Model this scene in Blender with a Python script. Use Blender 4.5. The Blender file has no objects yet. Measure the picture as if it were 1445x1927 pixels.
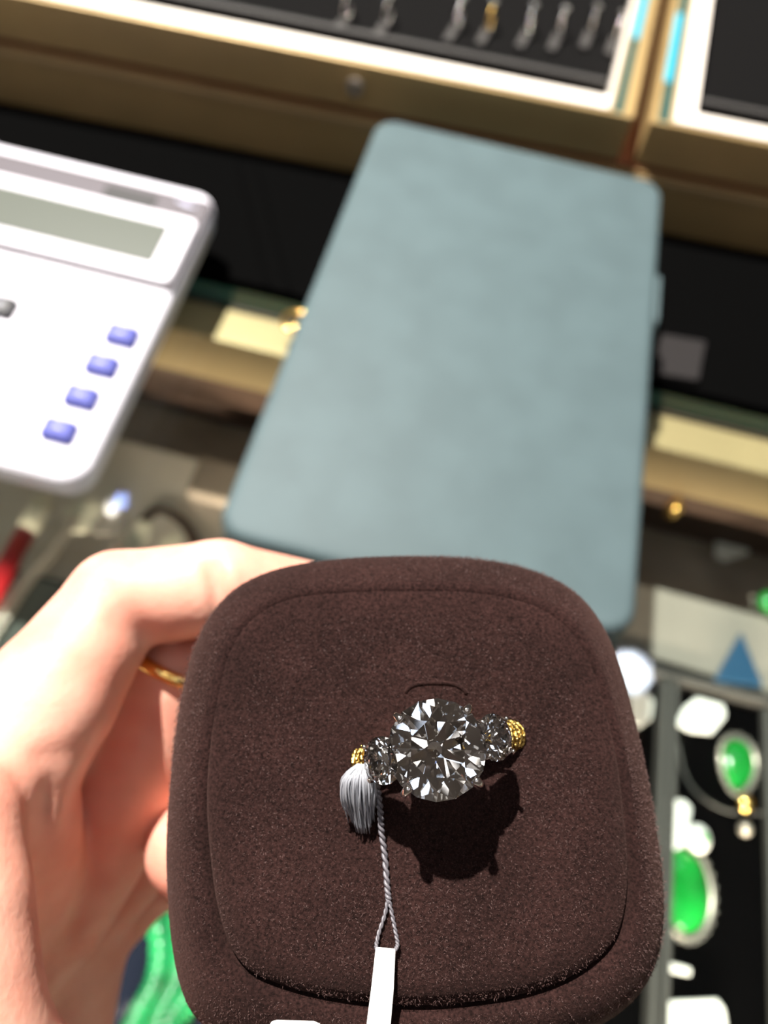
import bpy, bmesh, math, random
import numpy as np
from mathutils import Vector, Matrix

random.seed(7)
rng = np.random.default_rng(7)
sc = bpy.context.scene
COL = sc.collection

# ------------------------------------------------------------------ camera
F_PX, W_PX, H_PX = 1550.0, 1445.0, 1927.0
CAM_H = 0.305
def nrm(v):
    v = np.asarray(v, float); return v / np.linalg.norm(v)
# world axes (x = along the counter, y = away from the viewer, z = up) written in camera axes
AY = nrm([633, 2353, -1550.])
AX = np.array([1, -.25, .03]); AX = nrm(AX - AY * AX.dot(AY))
AZ = np.cross(AX, AY)
RW = np.array([AX, AY, AZ])                 # camera vector -> world vector
CAM = np.array([0, 0, CAM_H])
def c2w(v):                                 # camera-space metres -> world
    return RW @ np.asarray(v, float) + CAM
def ray(px, py):
    return np.array([(px - 722.5) / F_PX, (963.5 - py) / F_PX, -1.0])
def at(px, py, z):                          # point on the horizontal plane at height z
    w = RW @ ray(px, py)
    return CAM + w * (z - CAM_H) / w[2]
def dep(px, py, d):                         # point at distance d along the view axis
    return c2w(ray(px, py) * d)

cam_d = bpy.data.cameras.new('camera')
cam = bpy.data.objects.new('camera', cam_d); COL.objects.link(cam)
M4 = Matrix([[*RW[0], CAM[0]], [*RW[1], CAM[1]], [*RW[2], CAM[2]], [0, 0, 0, 1]])
cam.matrix_world = M4
cam_d.sensor_fit = 'VERTICAL'; cam_d.sensor_height = 36.0; cam_d.sensor_width = 27.0
cam_d.lens = F_PX / H_PX * 36.0
cam_d.clip_start = 0.005; cam_d.clip_end = 30
cam_d.dof.use_dof = True
cam_d.dof.focus_distance = 0.0765
cam_d.dof.aperture_fstop = cam_d.lens / 1.45
sc.camera = cam

# ------------------------------------------------------------------ world, lamps, exposure
world = bpy.data.worlds.new('world'); sc.world = world; world.use_nodes = True
world.node_tree.nodes['Background'].inputs[0].default_value = (1.0, 0.93, 0.85, 1)
world.node_tree.nodes['Background'].inputs[1].default_value = 0.01
sc.view_settings.view_transform = 'Standard'
sc.view_settings.look = 'None'
sc.view_settings.gamma = 1.0
sc.view_settings.exposure = 0.0
sc.cycles.use_denoising = True
sc.cycles.max_bounces = 16
sc.cycles.transmission_bounces = 16
sc.cycles.glossy_bounces = 8
sc.cycles.transparent_max_bounces = 16
sc.cycles.sample_clamp_indirect = 6.0
sc.cycles.caustics_refractive = True

# suede pad plane (camera space, metres)
PN = nrm([0, .28, .96])
PX_ = nrm(np.array([1, 0, 0.]) - PN * PN[0]); PY_ = np.cross(PN, PX_)
P0 = ray(780, 1480) * 0.084
def pad_uv(px, py, h=0.0):
    r = ray(px, py); q = r * (((P0 + PN * h) @ PN) / (r @ PN)) - P0
    return np.array([q @ PX_, q @ PY_])
def padw(u, v, h=0.0):
    return c2w(P0 + PX_ * u + PY_ * v + PN * h)

KEY_DIR = nrm([-0.36, 0.37, 0.857])         # towards the ceiling spot that lights the ring
STONE = c2w(ray(820, 1410) * .0766)
def spot(name, loc, target, power, radius, size, blend=.5, col=(1, .95, .88)):
    d = bpy.data.lights.new(name, 'SPOT'); d.energy = power; d.shadow_soft_size = radius
    d.spot_size = size; d.spot_blend = blend; d.color = col
    o = bpy.data.objects.new(name, d); COL.objects.link(o)
    o.location = Vector(loc)
    o.rotation_euler = (Vector(target) - Vector(loc)).to_track_quat('-Z', 'Y').to_euler()
    return o
spot('ceiling_spot', STONE + KEY_DIR * 1.9, (STONE[0], STONE[1] + .08, STONE[2]), 560, .016, math.radians(60), .6)

# ------------------------------------------------------------------ materials
def mat(name, col, rough=.5, metal=0., bump=None, var=None, spec=.5, sheen=0., sss=0., coat=0., emit=None, ior=None):
    m = bpy.data.materials.new(name); m.use_nodes = True
    nt = m.node_tree; b = nt.nodes['Principled BSDF']
    b.inputs['Base Color'].default_value = (*col, 1)
    b.inputs['Roughness'].default_value = rough
    b.inputs['Metallic'].default_value = metal
    b.inputs['Specular IOR Level'].default_value = spec
    b.inputs['Coat Weight'].default_value = coat
    if ior: b.inputs['IOR'].default_value = ior
    if sheen:
        b.inputs['Sheen Weight'].default_value = sheen
        b.inputs['Sheen Roughness'].default_value = .5
    if sss:
        b.inputs['Subsurface Weight'].default_value = sss
        b.inputs['Subsurface Radius'].default_value = (1.0, .35, .2)
        b.inputs['Subsurface Scale'].default_value = .003
    if emit:
        b.inputs['Emission Color'].default_value = (*emit[0], 1); b.inputs['Emission Strength'].default_value = emit[1]
    if bump or var:
        tc = nt.nodes.new('ShaderNodeTexCoord')
        def noise(scale, detail=3, dist=0):
            n = nt.nodes.new('ShaderNodeTexNoise'); n.inputs['Scale'].default_value = scale
            n.inputs['Detail'].default_value = detail; n.inputs['Distortion'].default_value = dist
            nt.links.new(tc.outputs['Object'], n.inputs['Vector']); return n
        if bump:
            n = noise(bump[0]); bp = nt.nodes.new('ShaderNodeBump')
            bp.inputs['Strength'].default_value = bump[1]; bp.inputs['Distance'].default_value = bump[2]
            nt.links.new(n.outputs['Fac'], bp.inputs['Height']); nt.links.new(bp.outputs['Normal'], b.inputs['Normal'])
        if var:
            n = noise(var[0], 4); rp = nt.nodes.new('ShaderNodeValToRGB')
            rp.color_ramp.elements[0].position = .35; rp.color_ramp.elements[1].position = .65
            rp.color_ramp.elements[0].color = (*[c * var[1] for c in col], 1)
            rp.color_ramp.elements[1].color = (*[min(1, c * var[2]) for c in col], 1)
            nt.links.new(n.outputs['Fac'], rp.inputs['Fac']); nt.links.new(rp.outputs['Color'], b.inputs['Base Color'])
    return m

def glass_pane(name, tint=(.94, .98, .96)):
    m = bpy.data.materials.new(name); m.use_nodes = True; nt = m.node_tree
    nt.nodes.remove(nt.nodes['Principled BSDF']); out = nt.nodes['Material Output']
    t = nt.nodes.new('ShaderNodeBsdfTransparent'); t.inputs[0].default_value = (*tint, 1)
    g = nt.nodes.new('ShaderNodeBsdfGlossy'); g.inputs['Roughness'].default_value = .03
    ge = nt.nodes.new('ShaderNodeNewGeometry')
    dt = nt.nodes.new('ShaderNodeVectorMath'); dt.operation = 'DOT_PRODUCT'
    nt.links.new(ge.outputs['Normal'], dt.inputs[0]); nt.links.new(ge.outputs['Incoming'], dt.inputs[1])
    def mth(op, a, b=None):
        n = nt.nodes.new('ShaderNodeMath'); n.operation = op
        for i, v in enumerate((a, b)):
            if v is None: continue
            if isinstance(v, (int, float)): n.inputs[i].default_value = v
            else: nt.links.new(v, n.inputs[i])
        return n.outputs[0]
    k = mth('POWER', mth('SUBTRACT', 1.0, mth('ABSOLUTE', dt.outputs['Value'])), 5.0)
    k = mth('ADD', mth('MULTIPLY', k, .96), .04)            # Schlick reflectance, same from both sides
    mx = nt.nodes.new('ShaderNodeMixShader')
    nt.links.new(k, mx.inputs[0]); nt.links.new(t.outputs[0], mx.inputs[1]); nt.links.new(g.outputs[0], mx.inputs[2])
    nt.links.new(mx.outputs[0], out.inputs['Surface'])
    return m

def diamond_mat():
    m = bpy.data.materials.new('diamond'); m.use_nodes = True; nt = m.node_tree
    nt.nodes.remove(nt.nodes['Principled BSDF']); out = nt.nodes['Material Output']
    prev = None
    for c, ior in (((1, 1, 1), 2.42),):
        g = nt.nodes.new('ShaderNodeBsdfGlass'); g.inputs['Color'].default_value = (*c, 1)
        g.inputs['Roughness'].default_value = 0.0; g.inputs['IOR'].default_value = ior
        if prev is None: prev = g
        else:
            a = nt.nodes.new('ShaderNodeAddShader'); nt.links.new(prev.outputs[0], a.inputs[0]); nt.links.new(g.outputs[0], a.inputs[1]); prev = a
    nt.links.new(prev.outputs[0], out.inputs['Surface'])
    return m

MAT = {}
MAT['glass'] = glass_pane('counter_glass')
MAT['lid_glass'] = glass_pane('lid_glass', (.97, .98, .98))
MAT['diamond'] = diamond_mat()
MAT['glass_edge'] = mat('green_glass_edge', (.02, .075, .07), .15, spec=.6)
MAT['cyan_edge'] = mat('cyan_glass_edge', (.03, .38, .52), .2)
MAT['gold_bar'] = mat('champagne_aluminium', (.46, .335, .18), .45, .3, var=(18, .93, 1.05))
MAT['gold_dark'] = mat('bronze_gold_frame', (.42, .29, .125), .45, .3, var=(14, .9, 1.08))
MAT['copper'] = mat('copper_laminate', (.17, .050, .020), .5, .1)
MAT['black_deck'] = mat('black_laminate', (.0022, .0022, .0022), .7, spec=.0)
MAT['black_velvet'] = mat('black_velvet', (.0032, .0030, .0030), .9, bump=(900, .3, .0005), spec=.1)
MAT['diamond_small'] = mat('small_diamond', (.9, .88, .84), .06, .85)
MAT['pendant_velvet'] = mat('black_pendant_velvet', (.0012, .0012, .0014), .9, spec=0.0)
MAT['brown_wood'] = mat('dark_brown_wood', (.045, .022, .013), .6, var=(20, .7, 1.2))
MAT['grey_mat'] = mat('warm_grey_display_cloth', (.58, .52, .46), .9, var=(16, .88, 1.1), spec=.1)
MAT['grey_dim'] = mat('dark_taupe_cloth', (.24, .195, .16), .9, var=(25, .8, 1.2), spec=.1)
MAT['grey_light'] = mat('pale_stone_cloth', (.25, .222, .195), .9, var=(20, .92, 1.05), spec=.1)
MAT['tray_grey'] = mat('grey_tray_plastic', (.055, .052, .050), .55, spec=.3)
MAT['cream'] = mat('cream_white_lacquer', (.85, .78, .70), .35)
MAT['teal'] = mat('teal_grey_leatherette', (.070, .104, .112), .62, bump=(1500, .35, .0003), var=(45, .93, 1.06), spec=.35)
MAT['white_plastic'] = mat('white_plastic', (.82, .80, .88), .35)
MAT['lilac_plastic'] = mat('lilac_grey_plastic', (.070, .058, .070), .5)
MAT['lcd'] = mat('lcd_panel', (.088, .098, .082), .3)
MAT['solar'] = mat('solar_cell', (.004, .003, .004), .5)
MAT['blue_key'] = mat('blue_key', (.055, .065, .34), .55)
MAT['key_mark'] = mat('key_print', (.45, .45, .60), .5)
MAT['dark_key'] = mat('dark_key', (.008, .008, .012), .5)
MAT['gold'] = mat('yellow_gold', (.95, .62, .20), .18, 1.0)
MAT['gold_engraved'] = mat('engraved_gold', (.62, .42, .12), .25, 1.0, bump=(1400, 1.0, .0008))
MAT['white_gold'] = mat('white_gold', (.86, .82, .78), .12, 1.0)
MAT['string'] = mat('grey_twine', (.14, .13, .145), .45, spec=.6)
MAT['tuft'] = mat('silver_fibre', (.40, .41, .45), .3, .25, spec=.8)
MAT['tag'] = mat('white_tag_paper', (.80, .79, .77), .45)
MAT['jade'] = mat('green_jade', (.006, .20, .026), .18, spec=.6, sss=.1, var=(60, .7, 1.35))
MAT['jade_deep'] = mat('carved_green_jade', (.012, .20, .065), .3, spec=.5, sss=.1, var=(90, .6, 1.5))
MAT['red'] = mat('red_ribbon', (.42, .012, .02), .45)
MAT['ivory'] = mat('ivory_stone', (.62, .58, .46), .4)
MAT['chain'] = mat('pale_metal_chain', (.52, .46, .40), .3, .7)
MAT['blue_plastic'] = mat('blue_plastic', (.006, .048, .11), .5)
MAT['pearl'] = mat('white_pearl', (.85, .86, .95), .2)
MAT['card_grey'] = mat('grey_card', (.022, .020, .020), .7, spec=.1)
MAT['olive'] = mat('olive_strap', (.035, .040, .034), .8)
MAT['ceiling'] = mat('ceiling_paint', (.30, .28, .26), .9)
MAT['wall'] = mat('wall_paint', (.45, .40, .35), .8)
MAT['floor'] = mat('shop_floor', (.06, .05, .045), .4)

def suede_mat():
    m = bpy.data.materials.new('brown_suede'); m.use_nodes = True; nt = m.node_tree
    b = nt.nodes['Principled BSDF']; b.inputs['Roughness'].default_value = .95
    b.inputs['Specular IOR Level'].default_value = .08
    b.inputs['Sheen Weight'].default_value = .12; b.inputs['Sheen Roughness'].default_value = .5
    b.inputs['Sheen Tint'].default_value = (.6, .35, .3, 1)
    tc = nt.nodes.new('ShaderNodeTexCoord')
    n1 = nt.nodes.new('ShaderNodeTexNoise'); n1.inputs['Scale'].default_value = 3200; n1.inputs['Detail'].default_value = 4; n1.inputs['Roughness'].default_value = .65
    n2 = nt.nodes.new('ShaderNodeTexNoise'); n2.inputs['Scale'].default_value = 130; n2.inputs['Detail'].default_value = 3
    for n in (n1, n2): nt.links.new(tc.outputs['Object'], n.inputs['Vector'])
    r1 = nt.nodes.new('ShaderNodeValToRGB')
    r1.color_ramp.elements[0].position = .32; r1.color_ramp.elements[0].color = (.0045, .0020, .0017, 1)
    r1.color_ramp.elements[1].position = .72; r1.color_ramp.elements[1].color = (.037, .0168, .0148, 1)
    mx = nt.nodes.new('ShaderNodeMixRGB'); mx.blend_type = 'MULTIPLY'; mx.inputs[0].default_value = 1
    r2 = nt.nodes.new('ShaderNodeValToRGB')
    r2.color_ramp.elements[0].position = .3; r2.color_ramp.elements[0].color = (.72, .72, .72, 1)
    r2.color_ramp.elements[1].position = .7; r2.color_ramp.elements[1].color = (1.2, 1.18, 1.18, 1)
    nt.links.new(n1.outputs['Fac'], r1.inputs['Fac']); nt.links.new(n2.outputs['Fac'], r2.inputs['Fac'])
    nt.links.new(r1.outputs[0], mx.inputs[1]); nt.links.new(r2.outputs[0], mx.inputs[2])
    nt.links.new(mx.outputs[0], b.inputs['Base Color'])
    bp = nt.nodes.new('ShaderNodeBump'); bp.inputs['Strength'].default_value = .8; bp.inputs['Distance'].default_value = .00025
    nt.links.new(n1.outputs['Fac'], bp.inputs['Height']); nt.links.new(bp.outputs['Normal'], b.inputs['Normal'])
    return m
MAT['suede'] = suede_mat()
MAT['suede_fibre'] = mat('suede_fibre', (.078, .039, .034), .7, spec=.5)

def skin_mat():
    m = mat('skin', (.74, .40, .29), .5, bump=(1100, .25, .0003), sss=.22, spec=.4)
    nt = m.node_tree; b = nt.nodes['Principled BSDF']
    b.inputs['Subsurface Radius'].default_value = (1.0, .30, .16); b.inputs['Subsurface Scale'].default_value = .0028
    tc = nt.nodes.new('ShaderNodeTexCoord'); n = nt.nodes.new('ShaderNodeTexNoise'); n.inputs['Scale'].default_value = 110
    rp = nt.nodes.new('ShaderNodeValToRGB')
    rp.color_ramp.elements[0].position = .35; rp.color_ramp.elements[0].color = (.76, .32, .23, 1)
    rp.color_ramp.elements[1].position = .68; rp.color_ramp.elements[1].color = (.83, .44, .33, 1)
    nt.links.new(tc.outputs['Object'], n.inputs['Vector']); nt.links.new(n.outputs['Fac'], rp.inputs['Fac'])
    nt.links.new(rp.outputs[0], b.inputs['Base Color'])
    return m
MAT['skin'] = skin_mat()

# ------------------------------------------------------------------ object helpers
def empty(name, loc, label, cat, group=None):
    o = bpy.data.objects.new(name, None); COL.objects.link(o); o.location = Vector(loc)
    o.empty_display_size = .01
    o['label'] = label; o['category'] = cat
    if group: o['group'] = group
    return o
def world_loc(o):
    v = Vector(o.location)
    while o.parent: o = o.parent; v = v + Vector(o.location)
    return v
def obj(name, geo, m, parent=None, label=None, cat=None, group=None, kind=None, smooth=False, mats=None):
    """geo = (verts in world metres, faces[, material index per face]) -> one mesh object"""
    verts = np.asarray(geo[0], float); faces = geo[1]
    if parent is not None: org = np.zeros(3)
    else:
        org = (verts.min(0) + verts.max(0)) / 2; org[2] = verts[:, 2].min()
    base = np.array(world_loc(parent)) if parent is not None else org
    me = bpy.data.meshes.new(name)
    me.from_pydata((verts - base).tolist(), [], [tuple(int(i) for i in f) for f in faces])
    for mm in ([MAT[m]] + [MAT[k] for k in (mats or [])]): me.materials.append(mm)
    if len(geo) > 2: me.polygons.foreach_set('material_index', list(geo[2]))
    if smooth: me.polygons.foreach_set('use_smooth', [True] * len(me.polygons))
    me.update()
    o = bpy.data.objects.new(name, me); COL.objects.link(o)
    if parent is not None: o.parent = parent
    else: o.location = Vector(org)
    if label: o['label'] = label
    if cat: o['category'] = cat
    if group: o['group'] = group
    if kind: o['kind'] = kind
    return o
def merge(*gs):
    V, Fc, n = [], [], 0
    for g in gs:
        v = np.asarray(g[0], float); V.append(v); Fc += [tuple(i + n for i in f) for f in g[1]]; n += len(v)
    return np.concatenate(V), Fc
def bevel(geo, w, seg=2):
    bm = bmesh.new(); vs = [bm.verts.new(v) for v in geo[0]]
    for f in geo[1]: bm.faces.new([vs[i] for i in f])
    bmesh.ops.recalc_face_normals(bm, faces=bm.faces)
    ed = [e for e in bm.edges if len(e.link_faces) == 2 and e.calc_face_angle() > .5]
    bmesh.ops.bevel(bm, geom=ed, offset=w, segments=seg, profile=.5, affect='EDGES', clamp_overlap=True)
    bm.verts.index_update(); out = (np.array([v.co[:] for v in bm.verts]), [tuple(v.index for v in f.verts) for f in bm.faces]); bm.free()
    return out
def frame_box(o, ax, ay, az, x0, x1, y0, y1, z0, z1):
    o, ax, ay, az = [np.asarray(a, float) for a in (o, ax, ay, az)]
    v = [o + ax * x + ay * y + az * z for z in (z0, z1) for (x, y) in ((x0, y0), (x1, y0), (x1, y1), (x0, y1))]
    return np.array(v), [(3, 2, 1, 0), (4, 5, 6, 7), (0, 1, 5, 4), (1, 2, 6, 5), (2, 3, 7, 6), (3, 0, 4, 7)]
E3 = np.eye(3)
def box(x0, x1, y0, y1, z0, z1): return frame_box((0, 0, 0), E3[0], E3[1], E3[2], x0, x1, y0, y1, z0, z1)
def prism(poly, lo, hi):
    """poly: list of world points; extruded from poly+lo to poly+hi (vectors)"""
    p = np.asarray(poly, float); n = len(p)
    v = np.concatenate([p + lo, p + hi])
    return v, [tuple(range(n))[::-1], tuple(range(n, 2 * n))] + [(i, (i + 1) % n, n + (i + 1) % n, n + i) for i in range(n)]
def rrect(x0, x1, y0, y1, r, n=8):
    out = []
    for cx, cy, a0 in ((x1 - r, y0 + r, -90), (x1 - r, y1 - r, 0), (x0 + r, y1 - r, 90), (x0 + r, y0 + r, 180)):
        for i in range(n + 1):
            a = math.radians(a0 + 90 * i / n); out.append((cx + r * math.cos(a), cy + r * math.sin(a)))
    return np.array(out)
def inset2(poly, d):
    """move a 2-D closed outline inward by d (ccw)"""
    p = np.asarray(poly, float); t = np.roll(p, -1, 0) - np.roll(p, 1, 0)
    t /= np.linalg.norm(t, axis=1)[:, None] + 1e-12
    return p + np.stack([-t[:, 1], t[:, 0]], 1) * d
def soft_slab(poly2, levels, o=(0, 0, 0), ax=E3[0], ay=E3[1], az=E3[2], cap_bottom=True):
    """levels: list of (inset, height); rings joined, top capped"""
    o, ax, ay, az = [np.asarray(a, float) for a in (o, ax, ay, az)]
    V, Fc = [], []; n = len(poly2)
    for ins, h in levels:
        q = inset2(poly2, ins)
        V += [o + ax * a + ay * b + az * h for a, b in q]
    for k in range(len(levels) - 1):
        for i in range(n): Fc.append((k * n + i, k * n + (i + 1) % n, (k + 1) * n + (i + 1) % n, (k + 1) * n + i))
    Fc.append(tuple((len(levels) - 1) * n + i for i in range(n)))
    if cap_bottom: Fc.append(tuple(range(n))[::-1])
    return np.array(V), Fc
def tube(path, rad, seg=10, closed=False, flat=1.0):
    """sweep a circle along path; rad scalar or list"""
    p = np.asarray(path, float); n = len(p); r = np.broadcast_to(np.asarray(rad, float), (n,))
    if closed: t = np.roll(p, -1, 0) - np.roll(p, 1, 0)
    else: t = np.gradient(p, axis=0)
    t /= np.linalg.norm(t, axis=1)[:, None] + 1e-15
    a = np.array([0, 0, 1.]) if abs(t[0][2]) < .9 else np.array([1., 0, 0])
    V = []; u = np.cross(t[0], a); u /= np.linalg.norm(u)
    for i in range(n):
        u = u - t[i] * (u @ t[i]); u /= np.linalg.norm(u); w = np.cross(t[i], u)
        for k in range(seg):
            an = 2 * math.pi * k / seg; V.append(p[i] + r[i] * (math.cos(an) * u + flat * math.sin(an) * w))
    Fc = []
    for i in range(n if closed else n - 1):
        j = (i + 1) % n
        for k in range(seg): Fc.append((i * seg + k, i * seg + (k + 1) % seg, j * seg + (k + 1) % seg, j * seg + k))
    if not closed: Fc += [tuple(range(seg))[::-1], tuple((n - 1) * seg + k for k in range(seg))]
    return np.array(V), Fc
def catmull(pts, n=8, closed=False):
    p = np.asarray(pts, float); m = len(p); out = []
    rngm = m if closed else m - 1
    for i in range(rngm):
        g = (lambda k: p[k % m]) if closed else (lambda k: p[min(max(k, 0), m - 1)])
        a, b, c, d = g(i - 1), g(i), g(i + 1), g(i + 2)
        for k in range(n):
            t = k / n
            out.append(.5 * ((2 * b) + (-a + c) * t + (2 * a - 5 * b + 4 * c - d) * t * t + (-a + 3 * b - 3 * c + d) * t ** 3))
    if not closed: out.append(p[-1])
    return np.array(out)
def ball(c, r, ax=E3[0], ay=E3[1], az=E3[2], s=(1, 1, 1), nu=16, nv=10):
    V = []; c = np.asarray(c, float)
    for j in range(nv + 1):
        th = math.pi * j / nv
        for i in range(nu):
            ph = 2 * math.pi * i / nu
            V.append(c + r * (s[0] * math.sin(th) * math.cos(ph) * ax + s[1] * math.sin(th) * math.sin(ph) * ay + s[2] * math.cos(th) * az))
    return np.array(V), [(j * nu + i, (j + 1) * nu + i, (j + 1) * nu + (i + 1) % nu, j * nu + (i + 1) % nu) for j in range(nv) for i in range(nu)]
def circle(c, r, ax, ay, n=24, a0=0, a1=360):
    full = abs(a1 - a0) >= 360
    k = n if full else n + 1
    return np.array([np.asarray(c) + r * (math.cos(math.radians(a0 + (a1 - a0) * i / n)) * ax + math.sin(math.radians(a0 + (a1 - a0) * i / n)) * ay) for i in range(k)])

# ------------------------------------------------------------------ structure: shop shell
obj('floor', box(-1.6, 1.6, -1.6, 2.2, -.92, -.90), 'floor', kind='structure')
obj('ceiling', box(-1.6, 1.6, -1.6, 2.2, 2.00, 2.02), 'ceiling', kind='structure')
obj('wall_back', box(-1.6, 1.6, 2.2, 2.22, -.90, 2.0), 'wall', kind='structure')
obj('wall_front', box(-1.6, 1.6, -1.62, -1.6, -.90, 2.0), 'wall', kind='structure')
obj('wall_left', box(-1.62, -1.6, -1.6, 2.2, -.90, 2.0), 'wall', kind='structure')
obj('wall_right', box(1.6, 1.62, -1.6, 2.2, -.90, 2.0), 'wall', kind='structure')
for (x, y, sx, sy) in ((0, 2.12, 3.0, .03), (0, -1.52, 3.0, .03)):       # added cove lamps, brightening the ceiling for the diamond to reflect
    d = bpy.data.lights.new('added_cove_lamp', 'AREA'); d.shape = 'RECTANGLE'; d.size = sx; d.size_y = sy; d.energy = .5; d.color = (1, .92, .84)
    o = bpy.data.objects.new('added_cove_lamp', d); COL.objects.link(o); o.location = (x, y, 1.6)
    o.rotation_euler = Vector((0, -math.copysign(.35, y), 1)).to_track_quat('-Z', 'Y').to_euler()
CEIL = 1.999
MAT['flash_warm'] = mat('warm_flash_lamp', (1, 1, 1), emit=((1, .50, .16), 60))  # orange tint added to give the diamond coloured flashes
MAT['flash_cool'] = mat('cool_flash_lamp', (1, 1, 1), emit=((.32, .46, 1), 60))  # blue tint, likewise in place of dispersion in the stone
MAT['sparkle_white'] = mat('white_sparkle_lamp', (1, 1, 1), emit=((1, .96, .92), 120))  # strong small emitter added for white sparkle in the diamond
MAT['lamp_trim'] = mat('lamp_trim', (.5, .5, .5), .3, .8)
MAT['panel_light'] = mat('added_panel_diffuser', (1, 1, 1), emit=((1, .95, .90), 3))  # glow of the added ceiling panels
MAT['panel_cool'] = mat('added_panel_diffuser_cool', (1, 1, 1), emit=((.72, .83, 1), 3))
MAT['panel_light_hi'] = mat('added_strip_diffuser', (1, 1, 1), emit=((1, .93, .84), 4.2))  # glow of the added ceiling strips
MAT['panel_cool_hi'] = mat('added_strip_diffuser_cool', (1, 1, 1), emit=((.68, .80, 1), 4.2))
MAT['lamp_large'] = mat('large_lamp_lens', (1, 1, 1), emit=((.82, .88, 1), 40))
LAMPS = [(-.95, -.35, 0), (.40, -.40, 1), (1.0, -.10, 2), (.10, .42, 0), (-.15, .95, 3), (.55, 1.15, 2), (-.9, 1.25, 2), (-.45, .1, 1), (.75, -.9, 3), (-.75, -.95, 2), (.772, 1.113, 4)]  # added for diamond sparkle, except the large one that mirrors in the glass
for k, (x, y, t) in enumerate(LAMPS):
    c = np.array([x, y, CEIL - .0005]); R_ = {0: .022, 1: .012, 2: .024, 3: .012, 4: .062}[t]
    o = obj('unseen_downlight', tube([c, c - [0, 0, .022]], [R_ + .034, R_ + .024], 28), 'lamp_trim', None, 'unseen round ceiling lamp added over the counter for its glints', 'lamp', 'unseen ceiling downlights')
    obj('lens', tube([c - [0, 0, .0222], c - [0, 0, .025]], [R_, R_], 24), ('flash_warm', 'sparkle_white', 'flash_cool', 'sparkle_white', 'lamp_large')[t], o)
for k, (x, y, w, l, m) in enumerate([(-.85, -.05, .34, .34, 'panel_cool'), (.85, -.50, .34, .34, 'panel_light'), (-.30, -1.25, .40, .30, 'panel_light'), (.36, .12, .30, .30, 'panel_cool'), (-.42, -.52, .12, .30, 'panel_light')]):  # added panels, bright areas for the diamond facets to mirror
    o = obj('added_panel_lamp', bevel(box(x - w / 2 - .015, x + w / 2 + .015, y - l / 2 - .015, y + l / 2 + .015, CEIL - .0205, CEIL - .0005), .003), 'lamp_trim', None, 'square ceiling panel lamp added unseen for the diamond to reflect', 'lamp', 'added ceiling panel lamps')
    obj('diffuser', box(x - w / 2, x + w / 2, y - l / 2, y + l / 2, CEIL - .0235, CEIL - .0206), m, o)
for x, y, w, l, m in [(-1.25, -.6, .05, 1.1, 'panel_light'), (-.62, -.75, .05, 1.0, 'panel_cool'), (.10, -1.05, .05, .8, 'panel_light'), (.32, -.75, .05, 1.1, 'panel_cool'), (1.2, -.6, .05, 1.2, 'panel_light'), (-1.35, .55, .05, .7, 'panel_cool'), (1.35, .75, .05, .7, 'panel_light'), (.80, -1.1, .68, .05, 'panel_cool'), (-.9, -1.35, .7, .05, 'panel_light')]:  # added strips for a richer bright and dark pattern in the diamond
    o = obj('added_strip_lamp', bevel(box(x - w / 2 - .01, x + w / 2 + .01, y - l / 2 - .01, y + l / 2 + .01, CEIL - .0205, CEIL - .0005), .003), 'lamp_trim', None, 'long narrow ceiling strip lamp added unseen for the diamond to reflect', 'lamp', 'added ceiling strip lamps')
    obj('diffuser', box(x - w / 2, x + w / 2, y - l / 2, y + l / 2, CEIL - .0235, CEIL - .0206), m + '_hi', o)
# light strip under the front edge of the glass, inside the case
d = bpy.data.lights.new('case_light_strip', 'AREA'); d.shape = 'RECTANGLE'; d.size = 1.15; d.size_y = .012; d.energy = 15; d.spread = math.radians(58); d.color = (1, .84, .66)
o = bpy.data.objects.new('case_light_strip', d); COL.objects.link(o); o.location = (0, -.27, -.02)
o.rotation_euler = Vector((0, 1, -.52)).to_track_quat('-Z', 'Y').to_euler()

# ------------------------------------------------------------------ front glass counter
BACK = .304
ctr = empty('glass_counter', (0, 0, -.9), 'long jewellery counter with a green-edged glass top and gold rear rail', 'counter')
# glass top and its green edge
g = box(-.62, .62, -.30, BACK, -.012, 0.0)
obj('glass_top', (g[0], [g[1][0], g[1][1]]), 'glass', ctr)
obj('glass_edge', (g[0], g[1][2:]), 'glass_edge', ctr, label='dark green polished edge of the glass top')
obj('rear_rail', bevel(merge(box(-.62, .62, .279, .3015, -.016 - .030, -.0124)), .0012), 'gold_bar', ctr, label='champagne gold metal rail under the rear edge of the glass')
obj('back_panel', box(-.62, .62, .3016, .312, -.90, -.0135), 'brown_wood', ctr)
obj('front_panel', box(-.62, .62, -.30, -.29, -.90, -.0125), 'brown_wood', ctr)
for s in (-1, 1):
    obj('side_panel', box(min(s * .62, s * .61), max(s * .62, s * .61), -.29, .3015, -.90, -.0475), 'brown_wood', ctr)
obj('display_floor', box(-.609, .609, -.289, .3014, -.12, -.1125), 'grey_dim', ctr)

# black service deck behind the glass counter
deck = empty('black_deck', (0, .37, -.02), 'black laminate work surface between the glass counter and the gold-framed cases', 'worktop')
def fy(x): return .4265 + .06 * x - .0030
obj('panel', prism([(-.62, .3125, 0), (.62, .3125, 0), (.62, fy(.62), 0), (-.62, fy(-.62), 0)], np.array([0, 0, -.03]), np.array([0, 0, -.002])), 'black_deck', deck)
for dx in (0, .012):
    a, b = np.array([-.150 + dx, .4135, -.0018]), np.array([-.100 + dx, .3135, -.0018])
    obj('joint_strip', tube([a, b], .0012, 8), 'black_deck', deck)

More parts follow.
